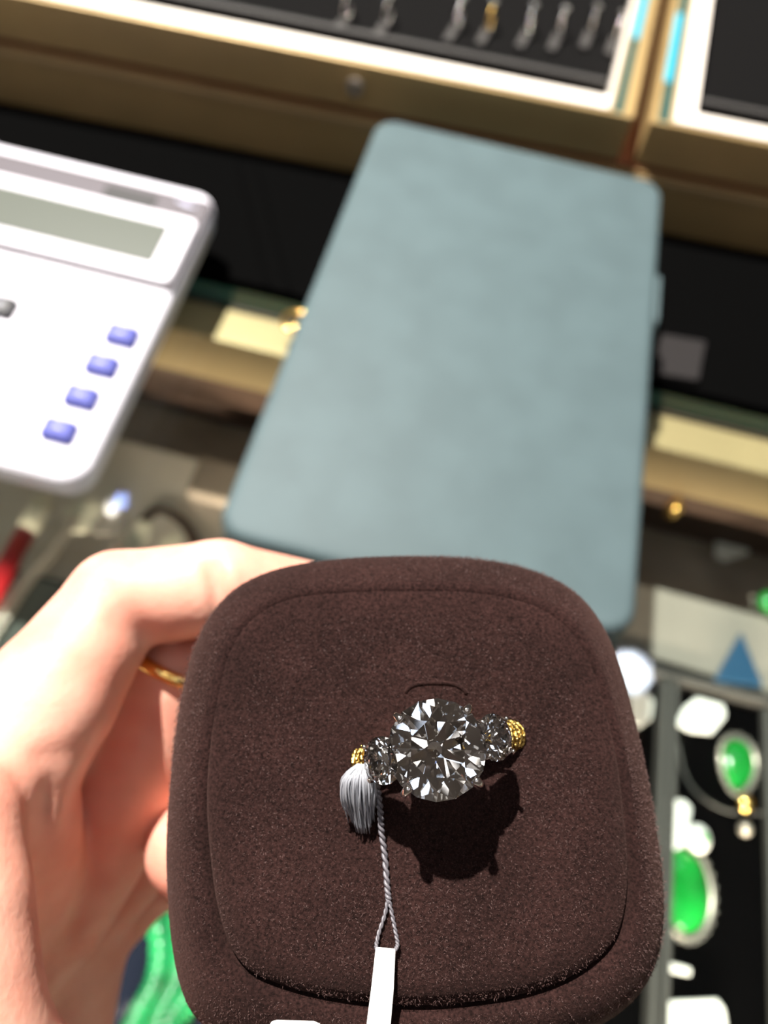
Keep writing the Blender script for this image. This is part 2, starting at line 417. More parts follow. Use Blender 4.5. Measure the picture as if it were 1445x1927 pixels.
# ------------------------------------------------------------------ display cloths inside the counter
ZF = -.1125
def cloth(name, pts, m, label, z=ZF + .0002, t=.006, r=.002):
    obj(name, bevel(prism(pts, np.array([0, 0, 0]), np.array([0, 0, t])), r, 2), m, None, label, 'display board')
def quad(x0, x1, y0, y1, z): return [(x0, y0, z), (x1, y0, z), (x1, y1, z), (x0, y1, z)]
zb = -.092
def A(px, py, z): return at(px, py, z)

pale0, pale1 = A(1150, 1205, -.08), A(1445, 1300, -.08)
pb0, pb1 = A(1180, 1085, -.08), A(1445, 1165, -.08)
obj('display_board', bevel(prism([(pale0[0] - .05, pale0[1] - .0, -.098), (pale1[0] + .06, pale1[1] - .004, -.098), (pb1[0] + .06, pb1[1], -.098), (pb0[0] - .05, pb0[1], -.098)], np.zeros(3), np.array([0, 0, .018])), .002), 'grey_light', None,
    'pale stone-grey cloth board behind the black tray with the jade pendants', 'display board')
q = [A(230, 1080, -.1), A(420, 1080, -.1), A(560, 660, -.1), A(330, 660, -.1)]
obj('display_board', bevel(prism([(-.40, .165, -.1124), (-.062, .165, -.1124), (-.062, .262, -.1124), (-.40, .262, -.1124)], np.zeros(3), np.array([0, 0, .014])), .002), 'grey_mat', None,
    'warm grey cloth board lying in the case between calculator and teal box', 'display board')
q = A(395, 705, -.098)
obj('display_block', bevel(box(q[0] - .022, q[0] + .016, q[1] - .012, q[1] + .006, -.0980, -.080), .002), 'brown_wood', None,
    'small dark block on the grey board right of the calculator', 'display block')
q = A(430, 790, -.098)
obj('display_riser', bevel(box(q[0] - .004, q[0] + .030, .232, .258, -.0980, -.0880), .002), 'grey_dim', None,
    'taupe cloth riser on the grey board beside the teal box', 'display block')

# ------------------------------------------------------------------ rear gold framed cases
FR = lambda x: .4265 + .06 * x
fdir = nrm([1, .06, 0]); bdir = nrm([.06, 1, 0])
def strip(x0, x1, d0, d1, z0, z1, skew=0):
    o = np.array([0, .4265, 0])
    return frame_box(o, fdir, bdir, E3[2], x0, x1, d0, d1, z0, z1)
rc = empty('rear_counter', (0, .55, -.9), 'gold-fronted counter with a copper-coloured top carrying the framed trays', 'counter')
obj('front_rail', bevel(strip(-.6, .6, 0, .0014, -.0018, .0335), .0004), 'gold_dark', rc, label='brushed gold rail facing the viewer')
obj('lower_lip', bevel(strip(-.6, .6, -.0015, .0, .0285, .031), .0005), 'gold_bar', rc)
obj('top', strip(-.6, .6, .0016, .40, .020, .0345), 'copper', rc, label='copper-coloured laminate top')
obj('body', strip(-.6, .6, .0016, .40, -.90, .0198), 'brown_wood', rc)

ZT = .061
def px_top(px, py, z=ZT): return at(px, py, z)
def loc2(p):                                # world -> (along front, depth) in the rear case frame
    d = np.asarray(p[:2]) - np.array([0, .4265]); return np.array([d @ fdir[:2], d @ bdir[:2]])
def tray(label, xl, xr, side_in, lean_l, lean_r, with_side):
    """gold display tray with white inner frame; xl/xr outer edges at the front, lean = sideways drift per metre depth"""
    L = .26
    root = empty('display_tray', (0.5 * (xl + xr), .4265 + .06 * (xl + xr) / 2, .0345), label, 'tray')
    def ringquad(ins_l, ins_r, ins_f, ins_b):
        o = np.array([0, .4265, 0])
        def p(x, d, lean): return o + fdir * (x + lean * d) + bdir * d
        return [p(xl + ins_l, ins_f, lean_l), p(xr - ins_r, ins_f, lean_r), p(xr - ins_r, L - ins_b, lean_r), p(xl + ins_l, L - ins_b, lean_l)]
    def frame(q0, q1, z0, z1):
        a = np.array(q0); b = np.array(q1)
        V = np.concatenate([a + [0, 0, z0], b + [0, 0, z0], a + [0, 0, z1], b + [0, 0, z1]])
        Fc = []
        for i in range(4):
            j = (i + 1) % 4
            Fc += [(i, j, 8 + j, 8 + i), (4 + j, 4 + i, 12 + i, 12 + j), (8 + i, 8 + j, 12 + j, 12 + i), (j, i, 4 + i, 4 + j)]
        return V, Fc
    q_out = ringquad(0, 0, 0.0036, 0); q1 = ringquad(.004, .0065, .0060, .004)
    q2 = ringquad(.0095, .0115, .0064, .010); q3 = ringquad(.0125, .0140, .0068, .013)
    wi = side_in
    q4 = ringquad(.0125 + wi[0], .0125 + wi[1], .0185, .024)
    obj('gold_frame', bevel(frame(q_out, q1, .0350, ZT), .001), 'gold_dark', root, label='bronze gold outer frame')
    obj('glass_edge', bevel(frame(q1, q2, .036, ZT - .0006), .0004), 'glass_edge', root, label='green glass strip along the frame')
    obj('inner_rail', bevel(frame(q2, q3, .036, ZT), .0005), 'gold_bar', root)
    obj('white_frame', bevel(frame(q3, q4, .046, ZT + .0006), .0006), 'cream', root, label='bright cream inner frame')
    q5 = np.array(q4)
    obj('liner', (prism(q5, np.array([0, 0, .038]), np.array([0, 0, .047]))), 'black_velvet', root, label='black velvet liner')
    # raised velvet step behind the front margin
    o = np.array([0, .4265, 0])
    stp = [o + fdir * (xl + .0125 + wi[0] + .002 + lean_l * .045) + bdir * .047, o + fdir * (xr - .0125 - wi[1] - .002 + lean_r * .045) + bdir * .047]
    stp += [stp[1] + bdir * .004, stp[0] + bdir * .004]
    obj('slot_bar', bevel(prism(stp, np.array([0, 0, .0471]), np.array([0, 0, .0535])), .0008), 'tray_grey', root, label='dark grey bar in front of the ring slots')
    return root
trL = tray('wide gold-framed tray of rings at the upper edge, cream inner frame and black liner', -.42, .0655, (.008, .0035), -.02, -.0, True)
trR = tray('gold-framed black tray at the upper right corner with a thick bright cream frame', .0745, .50, (.011, .008), .0, -.02, True)
# cyan protective film on the facing glass strips between the two trays
for (x, d0, d1, lab, tr) in ((.0795, .045, .125, 'cyan protective film on the glass strip', trR), (.0565, .085, .14, 'cyan protective film on the glass strip', trL)):
    obj('film_strip', bevel(strip(x - .0022, x + .0022, d0, d1, ZT - .0004, ZT + .0004), .0002), 'cyan_edge', tr, label=lab)
q = at(672, 155, .048)
o_ = np.array([q[0], FR(q[0]) + .0030, .0487])
q = empty('lock', o_, 'small round steel lock set in the gold tray front at the top centre', 'lock')
obj('lock_body', tube([o_ + [0, -.0025, 0], o_ + [0, .0005, 0]], .0045, 20), 'chain', q, smooth=False)
obj('keyhole', bevel(box(o_[0] - .0004, o_[0] + .0004, o_[1] - .0030, o_[1] - .0024, o_[2] - .002, o_[2] + .002), .0001), 'solar', q)

# rings standing in the left tray
def brilliant(R, c, ax, ay, az, rot=0.0):
    """round brilliant cut, exact facets"""
    rT, zT, rS = .57, .32, .80; zG1, zG0 = .02, -.02; zc, rP = -.87, .26; c22 = math.cos(math.pi / 8)
    zS = zT + (rS * c22 - rT) * (zG1 - zT) / (1 - rT)
    zP = zc + rP * c22 * (zG0 - zc)
    V = []
    def P(r, a, z): V.append((r * math.cos(a), r * math.sin(a), z)); return len(V) - 1
    a = [math.pi * 2 * k / 16 + rot for k in range(16)]
    T = [P(rT, a[2 * k], zT) for k in range(8)]; S = [P(rS, a[2 * k + 1], zS) for k in range(8)]
    G1 = [P(1, a[k], zG1) for k in range(16)]; G0 = [P(1, a[k], zG0) for k in range(16)]
    Q = [P(rP, a[2 * k + 1], zP) for k in range(8)]; K = P(0, 0, zc)
    Fc = [tuple(T)]
    for k in range(8):
        j = (k + 1) % 8
        Fc.append((T[k], S[k], T[j]))                                    # star
        Fc.append((T[k], S[k - 1], G1[2 * k], S[k]))                      # kite
        Fc.append((S[k], G1[2 * k], G1[2 * k + 1])); Fc.append((S[k], G1[2 * k + 1], G1[(2 * k + 2) % 16]))
        Fc.append((K, Q[k - 1], G0[2 * k], Q[k]))
        Fc.append((Q[k], G0[2 * k + 1], G0[2 * k])); Fc.append((Q[k], G0[(2 * k + 2) % 16], G0[2 * k + 1]))
    for k in range(16): Fc.append((G0[k], G0[(k + 1) % 16], G1[(k + 1) % 16], G1[k]))
    bm = bmesh.new(); vs = [bm.verts.new(v) for v in V]
    for f in Fc: bm.faces.new([vs[i] for i in f])
    bmesh.ops.recalc_face_normals(bm, faces=bm.faces); bm.verts.index_update()
    Fo = [tuple(v.index for v in f.verts) for f in bm.faces]; bm.free()
    v = np.array(V) * R
    return np.asarray(c) + v[:, :1] * ax + v[:, 1:2] * ay + v[:, 2:3] * az, Fo

def copy_tree(o, parent=None):
    c = o.copy(); COL.objects.link(c); c.parent = parent
    for ch in o.children: copy_tree(ch, c)
    return c
rp0 = np.array([0, .50, .0471])
proto = empty('ring', rp0, '', 'ring', 'rings in the slots of the gold-framed tray')
obj('band', tube(circle(rp0 + [0, 0, .0065], .0075, E3[1], E3[2], 28), .0008, 8, True), 'white_gold', proto, smooth=True)
obj('gem', brilliant(.0023, rp0 + [0, 0, .0163], E3[0], E3[1], E3[2]), 'diamond_small', proto)
obj('stand', bevel(box(-.0026, .0026, .478, .4985, .0473, .0500), .0006), 'tray_grey', proto, label='narrow dark grey ring clip')
obj('mount', tube([rp0 + [0, 0, .0139], rp0 + [0, 0, .0158]], [.0007, .0019], 10), 'white_gold', proto)
ringlab = ['ring with a small pale stone, leftmost in the upper tray', 'thin silver ring, second from the left in the upper tray',
    'silver ring with a clear stone, third from the left in the upper tray', 'yellow gold ring with amber glints, fourth in the upper tray',
    'ring with a rosy tint, fifth in the upper tray', 'dim ring low in its slot, sixth in the upper tray',
    'ring with the brightest sparkling stone in the upper tray', 'dim ring nearest the right edge of the upper tray']
rpx = [(655, -6), (733, 2), (868, 8), (928, 14), (1003, 20), (1062, 26), (1122, 22), (1170, 34)]
goldm = MAT['gold']
for k, (a, b) in enumerate(rpx):
    o = proto if k == 0 else copy_tree(proto)
    p = at(a, b, .060); o.location = (p[0], p[1], .0471); o.rotation_euler = (0, 0, -.12); o['label'] = ringlab[k]
    if k == 3:
        for ch in o.children:
            if ch.name.startswith('band'):
                ch.data = ch.data.copy(); ch.data.materials[0] = goldm

# ------------------------------------------------------------------ teal box
tb = empty('jewellery_box', (.012, .27, 0), 'closed teal-grey leatherette jewellery box lying on the glass counter', 'box')
corn = [A(405, 1010, .05), A(1192, 1190, .05), A(1246, 330, .05), A(695, 255, .05)]
tx0, tx1, ty0, ty1 = -.0655, .0875, .137, .4015
pl = rrect(tx0, tx1, ty0, ty1, .012, 8)
obj('lid', soft_slab(pl, [(.0005, .0245), (0, .026), (0, .0455), (.0006, .048), (.002, .0495), (.0042, .05)]), 'teal', tb, smooth=True)
obj('base', soft_slab(pl, [(.002, .0003), (.0005, .0015), (0, .003), (0, .0228), (.001, .0238), (.003, .024)]), 'teal', tb, smooth=True)
obj('hinge_strip', soft_slab(inset2(pl, .0022), [(0, .0239), (0, .0246)]), 'brown_wood', tb)
cy = .318
cl = obj('clasp', soft_slab(rrect(-.018, .018, -.016, .016, .005, 5), [(0, 0), (0, .0022), (.001, .003)], (.0876, cy, .030), E3[1], E3[2], E3[0]), 'teal', tb, label='rounded closing flap on the right side')
obj('snap_button', tube([(.0905, cy, .024), (.0915, cy, .024)], .004, 18), 'chain', cl)

# ------------------------------------------------------------------ calculator
cal_o = np.array([-.1305, .158, 0.0]); th = math.radians(4.5)
cy_ = np.array([0, math.cos(th), math.sin(th)]); cz_ = np.array([0, -math.sin(th), math.cos(th)]); cx_ = E3[0]
cal_t = cal_o + cz_ * .0185 + [0, 0, .0005]         # front right corner of the top face
def cuv(px, py, h=0.0):
    r = RW @ ray(px, py); o = cal_t + cz_ * h
    q = CAM + r * (((o - CAM) @ cz_) / (r @ cz_)) - cal_t
    return q @ cx_, q @ cy_
cal = empty('calculator', (-.205, .25, .0005), 'white desktop calculator with a grey display and blue side keys lying at the left', 'calculator')
CW = .150
u0, v1 = cuv(435, 372); _, v0 = cuv(150, 915)
cp = rrect(-CW, .001, v0, v1, .012, 8)
def cbox(name, poly, lv, m, parent, label=None, smooth=False):
    return obj(name, soft_slab(poly, lv, cal_t, cx_, cy_, cz_), m, parent, label, smooth=smooth)
cbox('body', cp, [(.005, -.0175), (.001, -.014), (0, -.005), (.0006, -.0015), (.003, 0)], 'white_plastic', cal, smooth=True)
def cpoly(pxs, h=0.0): return np.array([cuv(a, b, h) for a, b in pxs])
# top raised rim + recessed bezel
a_tr = cuv(402, 385); a_br = cuv(335, 555)
bez = rrect(-CW + .008, a_tr[0], a_br[1], a_tr[1], .003, 4)
dpan = cbox('display_panel', bez, [(0, 0.0001), (.0002, .0010), (.0006, .0012)], 'lilac_plastic', cal, 'grey bezel around the display')
w_tr = cuv(375, 425); w_br = cuv(322, 545)
wf = rrect(-CW + .014, w_tr[0], w_br[1] + .001, w_tr[1], .004, 6)
cbox('display_frame', wf, [(0, .0012), (0, .0028), (.0006, .0034)], 'white_plastic', dpan, 'white raised frame of the display')
l_tr = cuv(322, 437); l_br = cuv(288, 506)
cbox('display', rrect(-CW + .024, l_tr[0], l_br[1], l_tr[1], .0008, 3), [(0, .0034), (0, .0038)], 'lcd', dpan, 'grey-green liquid crystal display')
s0 = cuv(192, 373); s1 = cuv(303, 368)
cbox('solar_cell', rrect(s0[0], s1[0], s0[1] - .0005, s0[1] + .0085, .0008, 3), [(0, .0012), (0, .0017)], 'solar', dpan, 'black solar cell strip')
for k, (a, b) in enumerate(((345, 384), (356, 390))):
    q = cuv(a, b); cbox('print_mark', rrect(q[0] - .0035, q[0] + .0035, q[1] - .0006, q[1] + .0006, .0004, 3), [(0, .0012), (0, .00135)], 'key_mark', dpan, 'small pale printed marks')
def key(px, py, m, w=.0068, l=.0050, lab=None):
    c = cuv(px, py, .003)
    pk = rrect(c[0] - w, c[0] + w, c[1] - l, c[1] + l, .0018, 5)
    k = cbox('key', pk, [(-.0004, .0001), (0, .0022), (.0004, .0036), (.0012, .0041)], m, cal, lab, smooth=True)
    cbox('key_print', rrect(c[0] - .0014, c[0] + .0016, c[1] - .0002, c[1] + .0006, .0002, 3), [(0, .00405), (0, .0042)], 'key_mark', k)
for a, b in ((228, 627), (190, 683), (151, 743), (109, 806)): key(a, b, 'blue_key', lab='blue key')
key(-2, 572, 'dark_key', .0068, .0052, 'dark key')
for a, b in ((-70, 550), (-110, 612), (-150, 672)): key(a, b, 'dark_key', .0068, .0052, 'dark key')
for du, dv in ((-.02, .012), (-.13, .012), (-.02, .17), (-.13, .17)):
    top = cal_t + cx_ * du + cy_ * (v0 + dv) - cz_ * .0178
    obj('foot', tube([(top[0], top[1], .0002), tuple(top)], .004, 12), 'dark_key', cal)

# ------------------------------------------------------------------ small things on the glass and deck
q = at(556, 612, .002)
gr = empty('gold_ring', (q[0], q[1], 0.0002), 'tiny yellow gold ring lying on the glass against the left side of the teal box', 'ring')
obj('band', tube(circle((q[0] - .0005, q[1] + .003, .0014), .0068, E3[0], E3[1], 30), .0011, 10, True), 'gold', gr, smooth=True)
obj('bead', ball((q[0] + .001, q[1] - .0038, .0033), .0030), 'gold', gr, smooth=True)
c0 = at(1218, 720, 0); c1 = at(1300, 650, 0)
obj('card', bevel(frame_box((.104, .314, -.0016), nrm([1, .1, 0]), nrm([.12, 1, 0]), E3[2], 0, .024, 0, .030, 0, .004), .0008), 'card_grey', None,
    'small grey card holder lying on the black deck right of the teal box', 'card')

# ------------------------------------------------------------------ inside the case, right: black tray with jade
ZJ = -.078
jt = empty('pendant_tray', (.15, .08, -.1124), 'black velvet tray with grey dividers holding the jade pendants', 'tray')
tx = at(1155, 1215, ZJ)
r0 = at(1150, 1222, ZJ); r1 = at(1445, 1318, ZJ)
ytop = (r0[1] + r1[1]) / 2
obj('liner', bevel(box(.045, .32, -.12, ytop - .004, -.1124, ZJ - .010), .002), 'pendant_velvet', jt)
def wall(x0, x1, y0, y1, zt=ZJ): return bevel(box(x0, x1, y0, y1, ZJ - .0099, zt), .001)
obj('tray_edge', wall(.040, .32, ytop - .004, ytop, ZJ), 'tray_grey', jt)
d0 = at(1283, 1270, ZJ); d1 = at(1235, 1560, ZJ)
for x in ((d0[0] + d1[0]) / 2,):
    obj('divider', wall(x - .004, x - .001, -.12, ytop - .0045), 'tray_grey', jt)
    obj('divider', wall(x + .001, x + .004, -.12, ytop - .0045), 'tray_grey', jt)
d2 = at(1440, 1600, ZJ)
obj('divider', wall(d2[0] + .004, d2[0] + .008, -.12, ytop - .0045, ZJ - .004), 'tray_grey', jt)
ZV = ZJ - .0098                                       # velvet surface
def hang_tag(pts, label, z=ZV + .004):
    p = [at(a, b, z) for a, b in pts]
    return obj('price_tag', bevel(prism(p, np.array([0, 0, -.0018]), np.array([0, 0, 0])), .0005), 'tag', None, label, 'price tag')
hang_tag([(1272, 1362), (1288, 1330), (1312, 1312), (1362, 1326), (1366, 1348), (1340, 1380), (1300, 1376)], 'white folded tag above the pear-shaped jade pendant')
hang_tag([(1240, 1500), (1290, 1506), (1302, 1520), (1290, 1590), (1262, 1604), (1236, 1598)], 'white tag beside the round jade pendant at the pad edge')
hang_tag([(1256, 1884), (1350, 1880), (1364, 1900), (1370, 1945), (1262, 1950)], 'white paper tag at the bottom right of the pendant tray')
hang_tag([(1186, 1300), (1215, 1300), (1230, 1318), (1226, 1352), (1206, 1366), (1190, 1362)], 'small white tag below the bright lamp reflection beside the brown pad')
hang_tag([(1250, 1808), (1300, 1822), (1300, 1836), (1250, 1826)], 'dim narrow tag low on the right side of the pad', ZV + .0025)
def pendant(c_px, size, pear, label, ang=0.0, beads=18):
    c = at(*c_px, ZV + .004)
    root = empty('jade_pendant', (c[0], c[1], ZV), label, 'pendant')
    a = math.radians(ang); ax = np.array([math.cos(a), math.sin(a), 0]); ay = np.array([-math.sin(a), math.cos(a), 0])
    def outline(s, n=40):
        out = []
        for i in range(n):
            t = 2 * math.pi * i / n
            x = math.sin(t) * (1 - .28 * pear * (1 - math.cos(t)) / 2 * 1.3); y = math.cos(t)
            out.append((s * size[0] * x, s * size[1] * y))
        return np.array(out)
    n = 40; V = [c + E3[2] * .0040]; Fc = []
    levels = [(.98, .0), (1.0, .0012), (.93, .0024), (.75, .0034), (.45, .0039)]
    V = []; 
    for s, h in levels: V += [c + ax * x + ay * y + E3[2] * (h - .003) for x, y in outline(s)]
    V.append(c + E3[2] * .001); V = np.array(V)
    for k in range(len(levels) - 1):
        for i in range(n): Fc.append((k * n + i, (k + 1) * n + i, (k + 1) * n + (i + 1) % n, k * n + (i + 1) % n))
    for i in range(n): Fc.append(((len(levels) - 1) * n + i, len(V) - 1, (len(levels) - 1) * n + (i + 1) % n))
    Fc.append(tuple(range(n)))
    obj('jade_stone', (V, Fc), 'jade', root, smooth=True)
    o1 = outline(1.22, beads)
    obj('halo_setting', tube([c + ax * x + ay * y - E3[2] * .0022 for x, y in outline(1.14)], .0012, 8, True), 'chain', root, smooth=True)
    for x, y in o1:
        p = c + ax * x + ay * y - E3[2] * .0012
        obj('diamond', brilliant(.00125, p, E3[0], E3[1], E3[2]), 'diamond_small', root)
    return root, c, ax, ay
pr, c, ax, ay = pendant((1392, 1438), (.0095, .0125), 1, 'pear-shaped green jade pendant with diamond halo and gold drop at the right edge', -3)
obj('gold_drop', ball(at(1402, 1512, ZV + .004), .0042, s=(1, 1.1, .8)), 'gold', pr, smooth=True)
pr2, c2, _, _ = pendant((1288, 1672), (.0122, .0175), .15, 'large oval green jade pendant with diamond halo partly behind the brown pad', 6, 26)
bl = obj('bail', ball(at(1314, 1578, ZV + .006), .0056, s=(1, 1.15, .6)), 'tag', pr2, smooth=True, label='bright white bail')
bl2 = obj('small_jade', ball(at(1326, 1576, ZV + .0092), .0018), 'jade', bl, smooth=True, label='tiny green stone')
q = at(1402, 1560, ZV + .0035)
obj('bead', ball(q, .0032), 'chain', None, 'small silver bead below the gold drop of the pear-shaped pendant', 'bead', smooth=True)
pth = catmull([at(1275, 1400, ZV + .0012), at(1290, 1460, ZV + .0012), at(1320, 1500, ZV + .0012), at(1375, 1528, ZV + .0012), at(1440, 1530, ZV + .0012)], 8)
obj('cord', tube(pth, .0008, 8), 'tray_grey', None, 'dark cord curving below the tag in the pendant tray', 'cord', smooth=True)

# blue plastic stand and green bits on the pale board
zbd = -.0798
def cone_geo(c, r, h, n=20, k=.08):
    V = [c + np.array([r * math.cos(2 * math.pi * i / n), r * math.sin(2 * math.pi * i / n), 0]) for i in range(n)]
    V += [c + np.array([r * k * math.cos(2 * math.pi * i / n), r * k * math.sin(2 * math.pi * i / n), h]) for i in range(n)]
    return np.array(V), [tuple(range(n))[::-1], tuple(range(n, 2 * n))] + [(i, (i + 1) % n, n + (i + 1) % n, n + i) for i in range(n)]
tri = [at(1345, 1278, zbd + .004), at(1437, 1290, zbd + .004), at(1396, 1188, zbd + .004)]
obj('blue_tab', bevel(prism(tri, np.array([0, 0, -.0038]), np.array([0, 0, 0])), .001), 'blue_plastic', None, 'blue triangular tab on the pale board near the right edge', 'label')
c = at(1441, 1140, zbd); c[2] = zbd + .0042
jb = empty('jade_bead', (c[0], c[1], zbd), 'round green jade bead at the right edge above the blue cone', 'bead')
obj('jade_stone', ball(c, .0065, s=(1, 1, .65)), 'jade', jb, smooth=True)
for dx, dy in ((-.0082, .002), (-.0080, -.0028)): obj('diamond', brilliant(.0013, c + [dx, dy, -.002], E3[0], E3[1], E3[2]), 'diamond_small', jb)
ztr = ZF
c = at(1405, 975, ztr + .004)
jb = empty('jade_brooch', (c[0], c[1], ztr), 'dim green jade brooch with sparkling stones under the gold rail at the right', 'brooch')
obj('jade_stone', ball(c, .0085, s=(1, .8, .42)), 'jade', jb, smooth=True)
for dx, dy in ((-.007, -.009), (-.004, -.012), (0, -.010), (.003, -.0125), (-.001, -.015)): obj('diamond', brilliant(.0014, c + [dx, dy, -.0018], E3[0], E3[1], E3[2]), 'diamond_small', jb)
p = [at(a, b, ztr + .003) for a, b in ((1348, 1010), (1400, 1005), (1410, 1040), (1365, 1055), (1345, 1045))]
obj('price_tag', bevel(prism(p, np.array([0, 0, -.0024]), np.zeros(3)), .0005), 'tag', None, 'small pale tag beside the dim green brooch under the gold rail', 'price tag')
c = at(1212, 918, ztr + .012)
obj('amber_bead', ball((c[0], .274, -.052), .0058, s=(.8, .8, 1.4)), 'gold', None, 'orange-gold bead hanging under the gold rail beside the teal box', 'bead', smooth=True)

# ------------------------------------------------------------------ inside the case, left: tags, ribbon, chain
ZL = -.070
lt = empty('bracelet_tray', (-.2, .09, -.1124), 'dark olive tray in the case below the calculator holding ribbon and bracelet', 'tray')
c_a = at(150, 905, ZL); c_b = at(255, 905, ZL)
obj('liner', bevel(prism([(-.42, -.06, -.1123), (-.13, -.06, -.1123), (-.150, .158, -.1123), (-.42, .158, -.1123)], np.zeros(3), np.array([0, 0, ZL + .1123 - .006])), .003), 'olive', lt)
ZS = ZL - .0058
def ribbon(name, pts, m, label, cat, w=None, t=.0016, lift=.0017):
    p = [at(a, b, ZS + lift) for a, b in pts]
    return obj(name, bevel(prism(p, np.array([0, 0, -t]), np.zeros(3)), t * .3), m, None, label, cat)
rb = empty('red_pen', tuple(at(50, 1030, ZS)), 'red tube with a white cap lying at the left edge below the calculator', 'pen')
a0, a1, a2 = at(-30, 1140, ZS + .0052), at(48, 1002, ZS + .0052), at(88, 936, ZS + .0052)
obj('barrel', tube([a0, a1], .0050, 16), 'red', rb, smooth=True)
obj('cap', tube([a1, a1 + (a2 - a1) * .15, a2 - (a2 - a1) * .1, a2], [.0046, .0054, .0054, .0035], 16), 'ivory', rb, smooth=True, label='white cap')
def bar(name, pa, pb, r, m, label, cat, flat=1.0):
    return obj(name, tube([at(*pa, ZS + r * 1.05), at(*pb, ZS + r * 1.05)], r, 16), m, None, label, cat, smooth=True)
# chain bracelet: one thing, small oval links
bc = empty('chain_bracelet', tuple(at(70, 1080, ZS)), 'pale twisted chain bracelet running diagonally beside the red tube', 'bracelet')
pp = catmull([at(128, 985, ZS + .0028), at(95, 1035, ZS + .0028), at(50, 1090, ZS + .0028), at(10, 1150, ZS + .0028), at(-40, 1230, ZS + .0028)], 9)
for k in range(0, len(pp) - 1):
    t = nrm(pp[k + 1] - pp[k]); s = np.cross(E3[2], t)
    if k % 2: s, = [nrm(s * .5 + E3[2] * .85)]
    obj('link', tube([pp[k] + t * .0042 * math.cos(a) + s * .0034 * math.sin(a) for a in np.linspace(0, 2 * math.pi, 12, endpoint=False)], .0011, 6, True), 'chain', bc, smooth=True)
tg = [((120, 960), (150, 940), (192, 945), (190, 975), (160, 1000), (128, 1000), 'ivory', 'ivory tag at the upper end of the chain bracelet'),
      ((168, 985), (200, 962), (236, 965), (240, 990), (214, 1004), (176, 1004), 'grey_light', 'grey tag between the ivory tag and the crystal'),
      ((222, 1035), (262, 978), (290, 985), (280, 1010), (262, 1032), (240, 1042), 'ivory', 'slanted ivory stick tag just above the index finger'),
      ((300, 1020), (322, 1004), (346, 1008), (340, 1030), (320, 1040), (302, 1040), 'ivory', 'dim ivory tag nearest the teal box above the index finger')]
for *ps, m, lab in tg: ribbon('paper_tag', ps[::1], m, lab, 'tag')
q = at(214, 950, ZS + .006); obj('crystal_bead', ball(q, .0050, s=(.8, 1.25, 1)), 'pearl', None, 'shiny bluish crystal bead below the calculator corner', 'bead', smooth=True)
gp = [at(250, 1000, ZS + .004), at(-20, 1260, ZS + .004), at(-30, 1300, ZS + .004)]
sp = [at(a, b, ZS + .003) for a, b in ((222, 1010), (262, 1050), (40, 1340), (-60, 1400), (-60, 1310), (20, 1230))]
obj('strap', bevel(prism(sp, np.array([0, 0, -.0028]), np.zeros(3)), .0008), 'grey_dim', None, 'broad grey strap behind the index knuckle', 'strap')
q = at(345, 990, ZS)
obj('cord', tube(catmull([at(268, 985, -.1), at(300, 962, -.1), at(345, 985, -.1), at(372, 1030, -.1), at(395, 1060, -.1)], 8), .0035, 10), 'brown_wood', None, 'dark olive-brown cord beside the teal box corner', 'cord', smooth=True)

# carved green jade under the hand, bottom left
ZG = -.060
gt = obj('velvet_stand', bevel(box(-.13, .03, -.10, .045, -.1124, ZG - .008), .003), 'navy', None, 'dark navy velvet stand under the green jade strands', 'stand') if 'navy' in MAT else None
MAT['navy'] = mat('navy_velvet', (.008, .010, .022), .9, spec=.1)
gt = obj('velvet_stand', bevel(box(-.13, .03, -.10, .052, -.1124, ZG - .008), .003), 'navy', None, 'dark navy velvet stand under the green jade strands', 'stand')
def strand(pts, w, label):
    p = catmull([at(a, b, ZG) for a, b in pts], 10); 
    r = [w * (1 + .16 * math.cos(i * 2.1)) for i in range(len(p))]
    p[:, 2] = ZG - .0078 + w * 1.18 * .6
    V, Fc = tube(p, r, 14); V[:, 2] = (V[:, 2] - (ZG - .0078 + w * 1.18 * .6)) * .6 + ZG - .0078 + w * 1.18 * .6
    obj('jade_strand', (V, Fc), 'jade_deep', None, label, 'bead strand', 'carved jade strands below the hand', smooth=True)
strand([(290, 1712), (300, 1790), (288, 1850), (262, 1900), (235, 1960), (215, 2030)], .0042, 'light green carved strand along the left side of the jade group')
strand([(325, 1715), (338, 1790), (330, 1850), (302, 1905), (280, 1965), (262, 2030)], .0042, 'green carved strand in the middle of the jade group')
strand([(372, 1850), (345, 1890), (318, 1925), (300, 1990), (300, 2040)], .0052, 'dark green carved strand nearest the pad corner')

# ------------------------------------------------------------------ brown suede ring pad
OUT = [(790,1046),(880,1050),(960,1062),(1030,1085),(1080,1115),(1115,1152),(1145,1205),(1170,1275),(1190,1350),(1212,1450),(1230,1550),(1243,1650),(1246,1725),(1236,1795),(1208,1860),(1158,1910),(1100,1940),(1020,1962),(900,1978),(760,1997),(600,1990),(480,1975),(405,1950),(358,1905),(335,1850),(322,1780),(315,1700),(312,1600),(318,1500),(330,1380),(345,1290),(365,1220),(395,1160),(440,1110),(500,1078),(580,1058),(680,1048)]
INN = [(790,1108),(880,1110),(960,1122),(1020,1142),(1068,1175),(1102,1220),(1128,1280),(1148,1350),(1168,1440),(1182,1540),(1190,1630),(1188,1700),(1174,1762),(1140,1808),(1080,1850),(1000,1880),(900,1897),(800,1905),(700,1900),(600,1885),(520,1863),(460,1835),(424,1785),(400,1700),(388,1600),(384,1500),(392,1400),(406,1310),(425,1235),(455,1180),(500,1142),(560,1120),(670,1110)]
NR = 160
